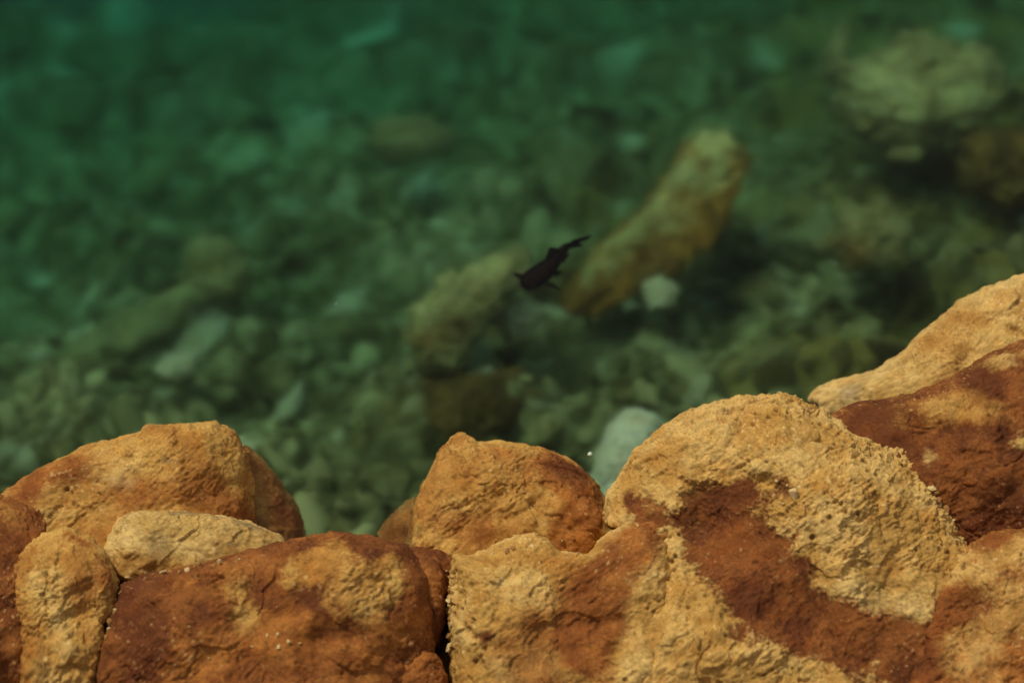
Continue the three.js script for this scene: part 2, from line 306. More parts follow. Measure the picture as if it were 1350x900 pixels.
{ // the sea: one closed body of green water with low ripples on top
  const xs = lines([[-62, 12], [-10, 2], [-2.4, 0.035], [2.4, 2], [10, 12], [62, 1]]), zs = lines([[-3.14, 0.035], [-8, 2], [-20, 12], [-122, 1]]);
  const nx = xs.length, nz = zs.length, pos = [], idx = [];
  for (const z of zs) for (const x of xs) {
    const f = Math.abs(x) < 2.4 && z > -8 ? 1 : 0;
    pos.push(x, f * (0.0016 * noise(x * 5.5 + z * 1.2, 0.3, z * 9) + 0.0022 * noise(x * 2.2, 4, z * 4.4) + 0.0005 * noise(x * 14, 8, z * 22)), z);
  }
  const top = nx * nz;
  for (const z of zs) for (const x of xs) pos.push(x, -6, z);
  for (let j = 0; j < nz - 1; j++) for (let i = 0; i < nx - 1; i++) { const a = j * nx + i, b = a + 1, c = a + nx, d = c + 1; idx.push(a, b, d, a, d, c, top + a, top + d, top + b, top + a, top + c, top + d); }
  const side = (a, b) => idx.push(a, a + top, b + top, a, b + top, b);
  for (let i = 0; i < nx - 1; i++) { side(i + 1 - 1, i + 1); side((nz - 1) * nx + i + 1, (nz - 1) * nx + i); }
  for (let j = 0; j < nz - 1; j++) { side((j + 1) * nx, j * nx); side(j * nx + nx - 1, (j + 1) * nx + nx - 1); }
  const g = new THREE.BufferGeometry();
  g.setAttribute('position', new THREE.Float32BufferAttribute(pos, 3)); g.setIndex(idx);
  // smooth on top, sharp at the rim
  const gg = g.clone(); gg.computeVertexNormals();
  const nn = gg.attributes.normal.array;
  for (let j = 0; j < nz; j++) for (let i = 0; i < nx; i++) if (!i || !j || i === nx - 1 || j === nz - 1) { const k = (j * nx + i) * 3; nn[k] = 0; nn[k + 1] = 1; nn[k + 2] = 0; }
  const water = new THREE.MeshPhysicalMaterial({ color: 0xffffff, roughness: 0.135, metalness: 0, transmission: 1, thickness: 1, ior: 1.33, specularIntensity: 0.2, specularColor: new THREE.Color().setRGB(0.2, 0.2, 0.2),
    attenuationColor: new THREE.Color().setRGB(0.63, 0.888, 0.892), attenuationDistance: 1 });
  water.name = 'sea_water';
  const sea = put('water', gg, water);
  tag(sea, 'clear green sea water with faint ripples behind the boulders', null, null, 'structure');
}

// ---------------------------------------------------------------- the boulders of the bank
const bankRocks = [
  { name: 'boulder', label: 'rounded orange boulder with a grey fleck, behind the long cream slab', stone: 'ochre', seed: 1, step: 0.0028, c: [200, 660], d: 4.78, n: 110, thick: 0.13, p: 3, round: 1.2,
    out: [[-30, 690], [5, 650], [45, 622], [105, 591], [178, 572], [196, 561], [285, 556], [308, 568], [326, 600], [334, 640], [336, 690], [330, 760], [200, 800], [60, 780]],
    relief: [[250, 600, 0.02, 70], [110, 660, -0.02, 60], [200, 650, -0.012, 40]],
    layers: [{ stone: 'rust', pts: [[40, 640, 30], [90, 610, 22]], edge: 0.02 }, { stone: 'cream', pts: [[150, 612, 20], [185, 608, 14]], edge: 0.015, amount: 0.5 }, { stone: 'rust', pts: [[170, 650, 20], [260, 650, 26], [320, 680, 20]], edge: 0.02, amount: 0.8 },
      { stone: 'pale', pts: [[75, 665, 26], [120, 680, 20]], edge: 0.01, amount: 0.7 }, { stone: 'grey', pts: [[152, 630, 3], [168, 638, 4]], edge: 0.012, amount: 0.55, rag: 0.03 }, { stone: 'grey', pts: [[216, 608, 5], [232, 612, 4]], edge: 0.006, amount: 0.8, rag: 0.008 }] },
  { name: 'boulder', label: 'orange brown rock sloping into the water beside the orange boulder', stone: 'ochre', seed: 2, step: 0.004, c: [325, 680], d: 4.86, n: 70, thick: 0.1,
    out: [[270, 640], [325, 598], [350, 622], [375, 660], [398, 700], [410, 760], [300, 780]], layers: [{ stone: 'rust', pts: [[350, 640, 14], [375, 690, 30], [390, 730, 30]], edge: 0.05, rag: 0.05 }] },
  { name: 'boulder', label: 'long flat cream slab with grey top edge', stone: 'cream', seed: 3, step: 0.0026, c: [250, 722], d: 4.66, n: 110, thick: 0.085, p: 3.4, round: 1,
    out: [[134, 735], [140, 705], [160, 678], [172, 673], [240, 675], [300, 681], [332, 690], [368, 706], [380, 722], [372, 760], [300, 775], [180, 775], [145, 762]],
    relief: [[200, 720, 0.012, 30], [290, 715, 0.01, 40]],
    layers: [{ stone: 'ochre', pts: [[150, 745, 18], [250, 755, 14], [350, 745, 14]], edge: 0.012, amount: 0.8 }, { stone: 'grey', pts: [[230, 676, 7], [300, 684, 8], [345, 700, 8]], edge: 0.008, amount: 0.7, rag: 0.012 }, { stone: 'grey', pts: [[212, 716, 12]], edge: 0.015, amount: 0.4 }] },
  { name: 'boulder', label: 'rusty red rock wedged beside the upright ochre stone', stone: 'rust', seed: 4, grow: 1.03, c: [0, 790], d: 4.60, n: 100, thick: 0.11, round: 2,
    out: [[-120, 700], [-40, 650], [5, 656], [45, 674], [62, 700], [45, 716], [30, 730], [40, 800], [42, 930], [-100, 960]],
    layers: [{ stone: 'red', pts: [[-10, 700, 24], [10, 800, 22], [5, 880, 26]], edge: 0.03, amount: 0.8, rag: 0.05 }, { stone: 'ochre', pts: [[12, 676, 12]], edge: 0.02, amount: 0.5 }] },
  { name: 'boulder', label: 'upright ochre stone with a pale yellow lower half beside a narrow dark crack', stone: 'ochre', seed: 5, grow: 1.03, c: [85, 800], d: 4.55, n: 120, thick: 0.085, p: 3, round: 1.3,
    out: [[14, 760], [20, 735], [45, 712], [85, 697], [115, 708], [140, 732], [153, 768], [152, 800], [134, 830], [126, 930], [60, 960], [28, 920], [26, 830]],
    relief: [[90, 765, 0.012, 40], [80, 870, 0.012, 30], [100, 815, -0.008, 22]],
    layers: [{ stone: 'pale', pts: [[60, 760, 22], [75, 820, 16], [80, 900, 36]], edge: 0.01, amount: 0.75 }, { stone: 'rust', pts: [[90, 705, 10], [125, 725, 10], [146, 780, 10], [136, 840, 8], [128, 900, 7]], edge: 0.012 }, { stone: 'rust', pts: [[100, 775, 10]], edge: 0.02, amount: 0.5 }] },
  { name: 'boulder', label: 'big dark red boulder with an ochre patch, below the cream slab', stone: 'red', seed: 6, grow: 1.03, c: [340, 830], d: 4.53, n: 170, thick: 0.14, p: 3, round: 1.2,
    out: [[128, 905], [136, 850], [152, 812], [162, 772], [205, 758], [260, 748], [296, 738], [330, 728], [352, 724], [380, 716], [440, 704], [490, 712], [535, 726], [560, 760], [566, 830], [560, 900], [560, 980], [130, 980]],
    relief: [[230, 830, 0.02, 80], [350, 780, -0.012, 45], [460, 775, 0.02, 55], [420, 850, -0.014, 35], [330, 870, -0.01, 40]],
    layers: [{ stone: 'rust', pts: [[260, 885, 40], [420, 870, 50], [500, 850, 50]], edge: 0.03, rag: 0.06 }, { stone: 'rust', pts: [[350, 760, 26], [250, 770, 16]], edge: 0.03, amount: 0.8, rag: 0.06 }, { stone: 'rust', pts: [[390, 712, 14], [445, 712, 12]], edge: 0.015 }, { stone: 'ochre', pts: [[320, 775, 13], [318, 810, 14]], edge: 0.014, amount: 0.85 },
      { stone: 'ochre', pts: [[405, 745, 22], [440, 750, 30], [470, 785, 44], [505, 765, 26]], edge: 0.014, rag: 0.045 }, { stone: 'pale', pts: [[450, 770, 22], [485, 790, 24]], edge: 0.02, amount: 0.6 }, { stone: 'grey', pts: [[460, 771, 7]], edge: 0.008, amount: 0.7, rag: 0.01 }, { stone: 'grey', pts: [[474, 803, 5]], edge: 0.006, amount: 0.7, rag: 0.01 }] },
  { name: 'boulder', label: 'pale yellow rock tip poking out under the big dark red boulder', stone: 'pale', seed: 7, grow: 1.03, c: [300, 925], d: 4.44, n: 60, thick: 0.05,
    out: [[225, 925], [235, 900], [285, 882], [320, 880], [345, 892], [352, 930], [300, 970]] },
  { name: 'boulder', label: 'squarish red lump beside the deep cleft', stone: 'red', seed: 8, grow: 1.03, c: [556, 790], d: 4.56, n: 80, thick: 0.07, p: 3, round: 1.5,
    out: [[528, 760], [532, 738], [550, 726], [575, 738], [588, 765], [587, 810], [578, 850], [545, 852], [530, 830]], layers: [{ stone: 'rust', pts: [[560, 765, 18]], edge: 0.02 }] },
  { name: 'boulder', label: 'small rust coloured lump low in the deep cleft', stone: 'rust', seed: 9, grow: 1.03, c: [545, 900], d: 4.48, n: 80, thick: 0.06, round: 1.5,
    out: [[495, 900], [515, 865], [545, 850], [572, 862], [588, 890], [592, 950], [500, 960]] },
  { name: 'boulder', label: 'knobbly ochre boulder with a brown right flank, above the pitted yellow rock', stone: 'ochre', seed: 10, c: [672, 665], d: 4.74, n: 150, thick: 0.12, p: 2.8, round: 0.9,
    out: [[535, 735], [540, 705], [547, 668], [562, 630], [578, 595], [596, 577], [606, 571], [617, 574], [624, 582], [660, 582], [712, 591], [730, 596], [762, 614], [788, 638], [800, 668], [830, 720], [800, 780], [600, 770]],
    relief: [[610, 590, 0.012, 18], [640, 620, 0.015, 40], [740, 630, -0.01, 40], [620, 690, -0.012, 40]],
    layers: [{ stone: 'pale', pts: [[600, 600, 12], [570, 680, 10], [650, 640, 26], [690, 665, 24]], edge: 0.02, amount: 0.6 }, { stone: 'rust', pts: [[720, 615, 22], [755, 640, 30], [770, 680, 34], [745, 720, 30]], edge: 0.016 }, { stone: 'rust', pts: [[590, 690, 16], [635, 700, 16]], edge: 0.02, amount: 0.7 }, { stone: 'red', pts: [[732, 612, 9], [762, 625, 10]], edge: 0.014 }] },
  { name: 'boulder', label: 'low brown rock at the waterline on the left of the knobbly ochre boulder', stone: 'ochre', seed: 11, step: 0.004, c: [535, 730], d: 4.80, n: 60, thick: 0.07, layers: [{ stone: 'rust', pts: [[515, 720, 20], [540, 700, 14]], edge: 0.04, amount: 0.7, rag: 0.05 }],
    out: [[500, 725], [515, 700], [545, 672], [575, 690], [580, 770], [500, 780]] },
  { name: 'boulder', label: 'rust coloured rock tucked under the knobbly ochre boulder at the head of the cleft', stone: 'red', seed: 12, step: 0.004, c: [565, 750], d: 4.66, n: 60, thick: 0.06,
    out: [[500, 745], [520, 722], [560, 720], [600, 730], [615, 760], [600, 800], [540, 800]] },
  { name: 'boulder', label: 'pitted yellow rock with a straight left side along the deep cleft', stone: 'pale', seed: 13, c: [735, 830], d: 4.53, n: 190, thick: 0.13, p: 3.2, round: 0.8,
    out: [[593, 800], [597, 742], [600, 731], [618, 733], [640, 726], [668, 712], [700, 703], [722, 711], [735, 728], [775, 735], [800, 705], [835, 682], [880, 672], [900, 690], [900, 980], [600, 980], [596, 880]],
    relief: [[660, 750, 0.02, 50], [740, 800, -0.02, 45], [640, 860, 0.01, 40], [800, 800, -0.012, 40]],
    layers: [{ stone: 'rust', pts: [[900, 680, 30], [830, 715, 34], [790, 780, 42], [770, 850, 40]], edge: 0.016, lift: -0.002 }, { stone: 'rust', pts: [[720, 830, 40], [700, 870, 40], [720, 900, 40]], edge: 0.03, amount: 0.75, lift: -0.003 }, { stone: 'red', pts: [[645, 838, 7]], edge: 0.006, rag: 0.012 }, { stone: 'ochre', pts: [[740, 745, 22]], edge: 0.02, amount: 0.7 }] },
  { name: 'boulder', label: 'broad pale yellow crusted dome boulder crossed by a dark red band', stone: 'pale', seed: 14, step: 0.0023, c: [1050, 730], d: 4.60, n: 260, thick: 0.16, p: 2.9, round: 0.7, tilt: -0.35,
    out: [[798, 690], [797, 655], [815, 625], [835, 592], [870, 562], [905, 540], [945, 526], [985, 519], [1015, 519], [1028, 516], [1050, 524], [1085, 540], [1130, 572], [1185, 592], [1215, 606], [1232, 640], [1262, 690], [1300, 760], [1320, 850], [1320, 990], [760, 990], [786, 890], [815, 820], [828, 760], [845, 712], [830, 700]],
    relief: [[960, 570, 0.02, 90], [960, 700, -0.035, 65], [1060, 810, -0.025, 55], [1120, 660, 0.03, 80], [880, 620, 0.01, 50], [920, 850, 0.025, 70]],
    layers: [{ stone: 'red', pts: [[810, 695, 14], [880, 676, 20], [940, 682, 42], [990, 657, 28], [965, 725, 62], [1015, 785, 50], [1080, 818, 47], [1160, 838, 48], [1240, 865, 50], [1320, 890, 50]], edge: 0.011, lift: -0.0035, rag: 0.046 }, { stone: 'ochre', pts: [[880, 650, 16], [960, 610, 14]], edge: 0.02, amount: 0.5 }, { stone: 'ochre', pts: [[900, 880, 50]], edge: 0.04, amount: 0.4 },
      { stone: 'red', pts: [[1005, 622, 6], [1030, 640, 6], [1050, 668, 7]], edge: 0.006, amount: 0.8, rag: 0.012 }, { stone: 'cream', pts: [[995, 621, 9], [1018, 622, 8]], edge: 0.006, rag: 0.008, lift: 0.004 }, { stone: 'cream', pts: [[1090, 770, 8], [1150, 785, 14], [1215, 800, 16]], edge: 0.008, amount: 0.8 }, { stone: 'cream', pts: [[1040, 875, 12], [1065, 885, 10]], edge: 0.008, amount: 0.7 }] },
  { name: 'boulder', label: 'rusty brown rock with dark hollows at the foot of the pale dome boulder', stone: 'rust', seed: 16, c: [1310, 850], d: 4.53, n: 170, thick: 0.11, p: 2.8, round: 1.5,
    out: [[1180, 930], [1205, 860], [1225, 800], [1240, 770], [1265, 725], [1310, 700], [1400, 690], [1420, 800], [1420, 980], [1050, 980]],
    relief: [[1290, 800, -0.03, 26], [1200, 860, 0.01, 40]],
    layers: [{ stone: 'pale', pts: [[1240, 770, 30], [1300, 740, 26], [1350, 720, 20]], edge: 0.02, amount: 0.8, rag: 0.05 }, { stone: 'pale', pts: [[1330, 800, 34], [1290, 860, 30]], edge: 0.02, amount: 0.6, rag: 0.05 }, { stone: 'red', pts: [[1120, 850, 40], [1200, 880, 36]], edge: 0.02 }, { stone: 'red', pts: [[1290, 800, 14]], edge: 0.01 }, { stone: 'cream', pts: [[1210, 805, 14]], edge: 0.008, amount: 0.7 }] },
  { name: 'boulder', label: 'large dark red boulder right of the pale dome boulder', stone: 'red', seed: 17, c: [1270, 610], d: 4.70, n: 170, thick: 0.13, p: 2.8, round: 1.2,
    out: [[1070, 570], [1092, 548], [1130, 530], [1200, 521], [1255, 498], [1300, 468], [1345, 447], [1430, 430], [1450, 600], [1430, 740], [1300, 740], [1200, 700], [1120, 640]],
    relief: [[1250, 530, 0.02, 50], [1230, 580, -0.02, 30], [1320, 600, 0.015, 50]],
    layers: [{ stone: 'ochre', pts: [[1200, 545, 10], [1260, 530, 18], [1310, 535, 12]], edge: 0.02, amount: 0.7, rag: 0.04 }, { stone: 'pale', pts: [[1345, 465, 16], [1310, 480, 12]], edge: 0.014, amount: 0.7, rag: 0.04 }, { stone: 'cream', pts: [[1350, 590, 14]], edge: 0.006, lift: 0.003 }, { stone: 'cream', pts: [[1222, 606, 7]], edge: 0.008, amount: 0.7 }] },
  { name: 'boulder', label: 'smooth pale tan boulder rising behind the large dark red boulder', stone: 'cream', seed: 18, step: 0.0032, c: [1290, 500], d: 4.93, n: 120, thick: 0.14, p: 2.5, round: 1.2,
    out: [[1064, 530], [1072, 515], [1105, 500], [1150, 492], [1195, 462], [1212, 440], [1235, 425], [1262, 400], [1300, 378], [1352, 360], [1440, 345], [1500, 420], [1480, 600], [1300, 640], [1100, 590]],
    layers: [{ stone: 'ochre', pts: [[1250, 450, 60], [1340, 420, 60]], edge: 0.05, amount: 0.55 }, { stone: 'grey', pts: [[1115, 515, 14]], edge: 0.012, amount: 0.6 }] },
];
for (const s of bankRocks) boulder({ ...s, d: s.d + 0.05 });

// ---------------------------------------------------------------- boulders under water
const seaRocks = [
  { label: 'long slanting slab under water with yellow green upper side and brown lower side', stone: 'amber', seed: 31, c: [880, 300], depth: 0.80, n: 80, thick: 0.13, tilt: -0.5, p: 3.4, round: 1,
    out: [[752, 398], [758, 362], [780, 330], [846, 280], [888, 225], [912, 190], [938, 174], [962, 182], [980, 215], [972, 275], [935, 320], [875, 356], [812, 392], [770, 414]],
    layers: [{ stone: 'silt', pts: [[772, 348, 8], [846, 290, 11], [900, 222, 17], [942, 186, 22], [955, 235, 8]], edge: 0.035, rag: 0.05 }, { stone: 'silt', pts: [[905, 262, 9], [880, 290, 8]], edge: 0.03, rag: 0.05, amount: 0.6 }] },
  { label: 'rounded olive rock under water with a brown hollow, below the fish', stone: 'moss', seed: 32, c: [600, 425], depth: 0.74, n: 50, thick: 0.14, tilt: -0.3,
    out: [[532, 440], [545, 400], [575, 372], [620, 350], [675, 340], [690, 365], [660, 405], [632, 440], [600, 485], [555, 490]],
    layers: [{ stone: 'silt', pts: [[550, 405, 14], [610, 362, 18], [670, 348, 16]], edge: 0.04, rag: 0.05 }, { stone: 'brown', pts: [[560, 440, 18], [600, 430, 22]], edge: 0.04, amount: 0.8 }] },
  { label: 'large pale olive boulder under water standing apart in the deeper rubble', stone: 'moss', seed: 33, c: [1220, 125], depth: 0.88, n: 50, thick: 0.2, tilt: -0.3, grow: 1.1, layers: [{ stone: 'silt', pts: [[1190, 110, 40], [1270, 100, 34]], edge: 0.06, rag: 0.08, amount: 0.7 }],
    out: [[1110, 120], [1125, 90], [1165, 68], [1230, 52], [1300, 72], [1322, 100], [1300, 150], [1255, 185], [1180, 192], [1125, 165]] },
  { label: 'small square pale stone under water beside the long slanting slab', stone: 'chalk', seed: 34, c: [869, 384], depth: 0.84, n: 24, thick: 0.045, p: 3.4, out: [[846, 372], [872, 360], [893, 378], [888, 402], [856, 410]] },
  { label: 'milky white boulder under water right behind the pale dome boulder', stone: 'chalk', layers: [{ stone: 'milk', pts: [[825, 590, 90]], edge: 0.02 }], seed: 35, ragged: 0, p: 2.2, round: 5, c: [825, 600], depth: 0.66, n: 50, thick: 0.1, tilt: -0.3, out: [[778, 640], [785, 600], [805, 560], [835, 538], [870, 550], [885, 610], [850, 680], [790, 680]] },
  { label: 'dark brown rock under water beneath the rounded olive rock', stone: 'brown', seed: 36, c: [610, 540], depth: 0.84, n: 50, thick: 0.12, out: [[555, 560], [560, 505], [600, 485], [690, 490], [712, 520], [680, 560], [600, 590]] },
  { label: 'olive rock with a yellow rim under water right of the long slab', stone: 'moss', seed: 37, c: [1150, 305], depth: 0.72, n: 50, thick: 0.14, out: [[1080, 320], [1110, 275], [1165, 262], [1200, 300], [1190, 345], [1120, 352]], layers: [{ stone: 'brown', pts: [[1120, 325, 26]], edge: 0.04 }] },
  { label: 'brown boulder under water below the large pale olive boulder', stone: 'brown', seed: 38, c: [1310, 215], depth: 0.86, n: 50, thick: 0.18, out: [[1262, 215], [1280, 180], [1330, 168], [1400, 200], [1400, 260], [1310, 270], [1270, 245]] },
  { label: 'narrow yellow green stone standing up under water left of the large pale olive boulder', stone: 'moss', seed: 39, c: [1100, 70], depth: 0.95, n: 30, thick: 0.1, out: [[1078, 100], [1090, 55], [1110, 28], [1122, 40], [1112, 80], [1095, 112]] },
  { label: 'broken green ledge under water running diagonally over the rubble', stone: 'bed', seed: 40, c: [190, 425], depth: 1.12, n: 50, thick: 0.08, tilt: -0.5, layers: [{ stone: 'moss', pts: [[120, 440, 14], [200, 405, 14], [260, 378, 12]], edge: 0.05, rag: 0.08, amount: 0.8 }], out: [[60, 475], [120, 440], [190, 405], [260, 372], [290, 385], [240, 425], [180, 455], [90, 490]] },
  { label: 'pale angular stone under water at the end of the green ledge', stone: 'chalk', seed: 41, c: [235, 480], depth: 0.96, n: 30, thick: 0.07, out: [[205, 485], [225, 465], [255, 460], [262, 490], [235, 505]] },
  { label: 'brown olive boulder under water beside a small dark hole', stone: 'bed', seed: 42, c: [285, 360], depth: 1.12, n: 40, thick: 0.12, out: [[235, 370], [250, 320], [300, 310], [335, 345], [325, 390], [270, 400]], layers: [{ stone: 'moss', pts: [[270, 335, 22]], edge: 0.05, amount: 0.7 }] },
  { label: 'pale green stone under water between the fish and the rounded olive rock', stone: 'chalk', seed: 43, c: [680, 420], depth: 0.92, n: 30, thick: 0.08, out: [[648, 425], [665, 395], [700, 390], [722, 410], [700, 440], [665, 448]] },
  { label: 'brown weedy hummock under water in the far rubble above the fish', stone: 'bed', seed: 44, c: [545, 180], depth: 1.2, n: 40, thick: 0.12, out: [[480, 190], [500, 160], [560, 150], [600, 175], [590, 205], [510, 210]] },
  { label: 'small yellow stone under water between the pale olive boulder and the brown boulder', stone: 'moss', seed: 45, c: [1195, 205], depth: 0.75, n: 24, thick: 0.05, out: [[1170, 206], [1185, 196], [1215, 198], [1222, 208], [1195, 214]] },
];
for (const s of seaRocks.map((q) => ({ ...q, depth: q.stone === 'chalk' ? q.depth : q.depth + 0.10, thick: q.thick * 0.85 }))) boulder({ name: 'sunken_boulder', ragged: 0.2, net: (s.n ?? 40) * 2, big: 0.22, ...s });

{ // low weedy hummocks all over the bottom
  const kinds = [['bed', 'low olive green hummock rising from the seabed rubble', 'olive hummocks'], ['moss', 'low dark brown weedy hummock rising from the seabed rubble', 'brown hummocks'], ['chalk', 'low pale broken ledge rising from the seabed rubble', 'pale ledges']];
  for (let k = 0; k < 34; k++) {
    const px = -20 + 1400 * ((k * 0.618034 + 0.13) % 1), py = 15 + 560 * ((k + 0.5) / 34), p = (() => { let d = 1; for (let i = 0; i < 6; i++) { const q = under(px, py, d); d = depthAt(q.x, q.z); } return d; })();
    const a = 22 + 34 * rnd(), b = a * (0.35 + 0.3 * rnd()), turn = -0.6 + 0.5 * (rnd() - 0.5), out = [], K = kinds[px > 950 ? (rnd() < 0.75 ? 1 : 0) : Math.floor(rnd() * 3)];
    for (let i = 0; i < 11; i++) { const t = i / 11 * 6.283, q = 0.75 + 0.5 * rnd(), x = Math.cos(t) * a * q, y = Math.sin(t) * b * q; out.push([px + x * Math.cos(turn) - y * Math.sin(turn), py + x * Math.sin(turn) + y * Math.cos(turn)]); }
    boulder({ name: 'seabed_hummock', ragged: 0.25, label: K[1], group: K[2], category: 'rock', stone: K[0], seed: 60 + k, c: [px, py], depth: p - ground(...(() => { const q = under(px, py, p); return [q.x, q.z]; })()) - 0.02, net: 44, thick: 0.05 + 0.06 * rnd(), tilt: -0.5, out, big: 0.3,
      layers: [{ stone: K[0] === 'moss' ? 'brown' : 'bed', pts: [[px + a * (rnd() - 0.5), py + b * (rnd() - 0.5), b * 0.7]], edge: 0.05, amount: 0.8 }] });
  }
}

// loose stones of the seabed: the larger ones each a thing of its own
function pebbleGeo(sd, N = 8, flat = 0.65) {
  const { dir, idx } = sphereDirs(N, 0), n = dir.length / 3, pos = new Float32Array(n * 3), col = new Float32Array(n * 3);
  for (let i = 0; i < n; i++) {
    const x = dir[3 * i], y = dir[3 * i + 1], z = dir[3 * i + 2];
    let r = 1 + 0.45 * noise(x * 1.1 + sd * 7, y * 1.1, z * 1.1) + 0.34 * noise(x * 2.4, y * 2.4 + sd * 5, z * 2.4);
    for (let k = 0; k < 5; k++) { const a = sd * 2.4 + k * 1.9, b = Math.sin(sd * 3.3 + k * 2.7), c = Math.sqrt(1 - b * b), d = x * Math.cos(a) * c + y * b + z * Math.sin(a) * c; if (d > 0.05) r = Math.min(r, 0.78 / d); }
    pos.set([x * r, y * r * flat, z * r * 0.85], 3 * i);
    const weed = N < 5 ? 0.3 : sstep(-0.25, 0.35, fbm(x + sd * 4, y, z, 1.3, 3)), v = 1 + 0.3 * noise(x * 4, y * 4, z * 4 + sd);
    col.set(mix3([1, 1, 1], [0.42, 0.42, 0.27], weed).map((q) => q * v), 3 * i);
  }
  const g = new THREE.BufferGeometry(); g.setAttribute('position', new THREE.BufferAttribute(pos, 3)); g.setAttribute('color', new THREE.BufferAttribute(col, 3)); g.setIndex(new THREE.BufferAttribute(idx, 1)); g.computeVertexNormals(); return g;
}
const pebbles = [...Array(10)].map((_, k) => pebbleGeo(k + 1));
const TONES = [
  ['chalky white stone lying loose on the green rubble seabed', 'white stones on the seabed', [0.68, 0.61, 0.36]],
  ['pale grey green stone lying loose on the rubble seabed', 'grey green stones on the seabed', [0.44, 0.38, 0.18]],
  ['dull olive stone lying loose on the rubble seabed', 'olive stones on the seabed', [0.26, 0.21, 0.08]],
  ['dark brown stone lying loose on the rubble seabed', 'dark brown stones on the seabed', [0.08, 0.05, 0.018]],
];
const toneMats = TONES.map(([, , c], k) => { const m = new THREE.MeshPhysicalMaterial({ color: new THREE.Color().setRGB(...c), roughness: 0.9, specularIntensity: 0.1, vertexColors: true }); m.name = 'seabed_stone_' + ['white', 'grey', 'olive', 'brown'][k]; return m; });
const bottom = (px, py) => { let d = 1; for (let k = 0; k < 6; k++) { const p = under(px, py, d); d = depthAt(p.x, p.z); } return under(px, py, d); };
for (let k = 0; k < 260; k++) {
  const px = -40 + rnd() * 1430, py = -10 + Math.pow(rnd(), 0.9) * 660, p = bottom(px, py), t = rnd(), size = 0.020 + 0.034 * Math.pow(rnd(), 2.2);
  const tone = t < 0.17 ? 0 : t < 0.55 ? 1 : t < 0.84 ? 2 : 3;
  const m = put('seabed_stone', pebbles[Math.floor(rnd() * 10)], toneMats[tone]);
  m.position.set(p.x, p.y + ground(p.x, p.z) + size * 0.05, p.z); m.rotation.set((rnd() - 0.5) * 0.7, rnd() * 6.3, (rnd() - 0.5) * 0.7); m.scale.setScalar(size); m.scale.x *= 0.9 + rnd() * 0.7;
  tag(m, TONES[tone][0], 'stone', TONES[tone][1]);
}
{ // the small rubble between them
  const count = 6500, mat = new THREE.MeshPhysicalMaterial({ color: 0xffffff, roughness: 0.9, specularIntensity: 0.1 }); mat.name = 'rubble';
  const im = new THREE.InstancedMesh(pebbleGeo(3.7, 3), mat, count), M = new THREE.Matrix4(), q = new THREE.Quaternion(), e = new THREE.Euler(), c = new THREE.Color();
  for (let k = 0; k < count; k++) {
    const z = -3.55 - 3.3 * rnd(), x = (rnd() * 2 - 1) * 1.7, drift = noise(x * 2.4 + z * 1.6, 5, z * 3 - x * 2), s = (0.006 + 0.03 * Math.pow(rnd(), 4)) * (0.8 + 0.7 * sstep(-0.3, 0.4, drift));
    M.compose(V3(x, -depthAt(x, z) + ground(x, z), z), q.setFromEuler(e.set(rnd() * 3, rnd() * 6, rnd() * 3)), V3(s * (1 + rnd()), s, s)); im.setMatrixAt(k, M);
    const v = Math.pow(rnd(), 1.5) * (0.45 + 0.75 * sstep(-0.35, 0.35, drift)), b = sstep(0.02, 0.5, fbm(x + 9, 1, z, 2.1, 3) + 0.42 * x) * 0.7; c.setRGB(...mix3(mix3([0.12, 0.10, 0.03], [0.52, 0.45, 0.20], v), [0.14, 0.085, 0.025], b)); im.setColorAt(k, c);
  }
  im.name = 'seabed_rubble'; im.castShadow = im.receiveShadow = true; scene.add(im);
  tag(im, 'small broken stones covering the seabed', null, null, 'stuff');
}

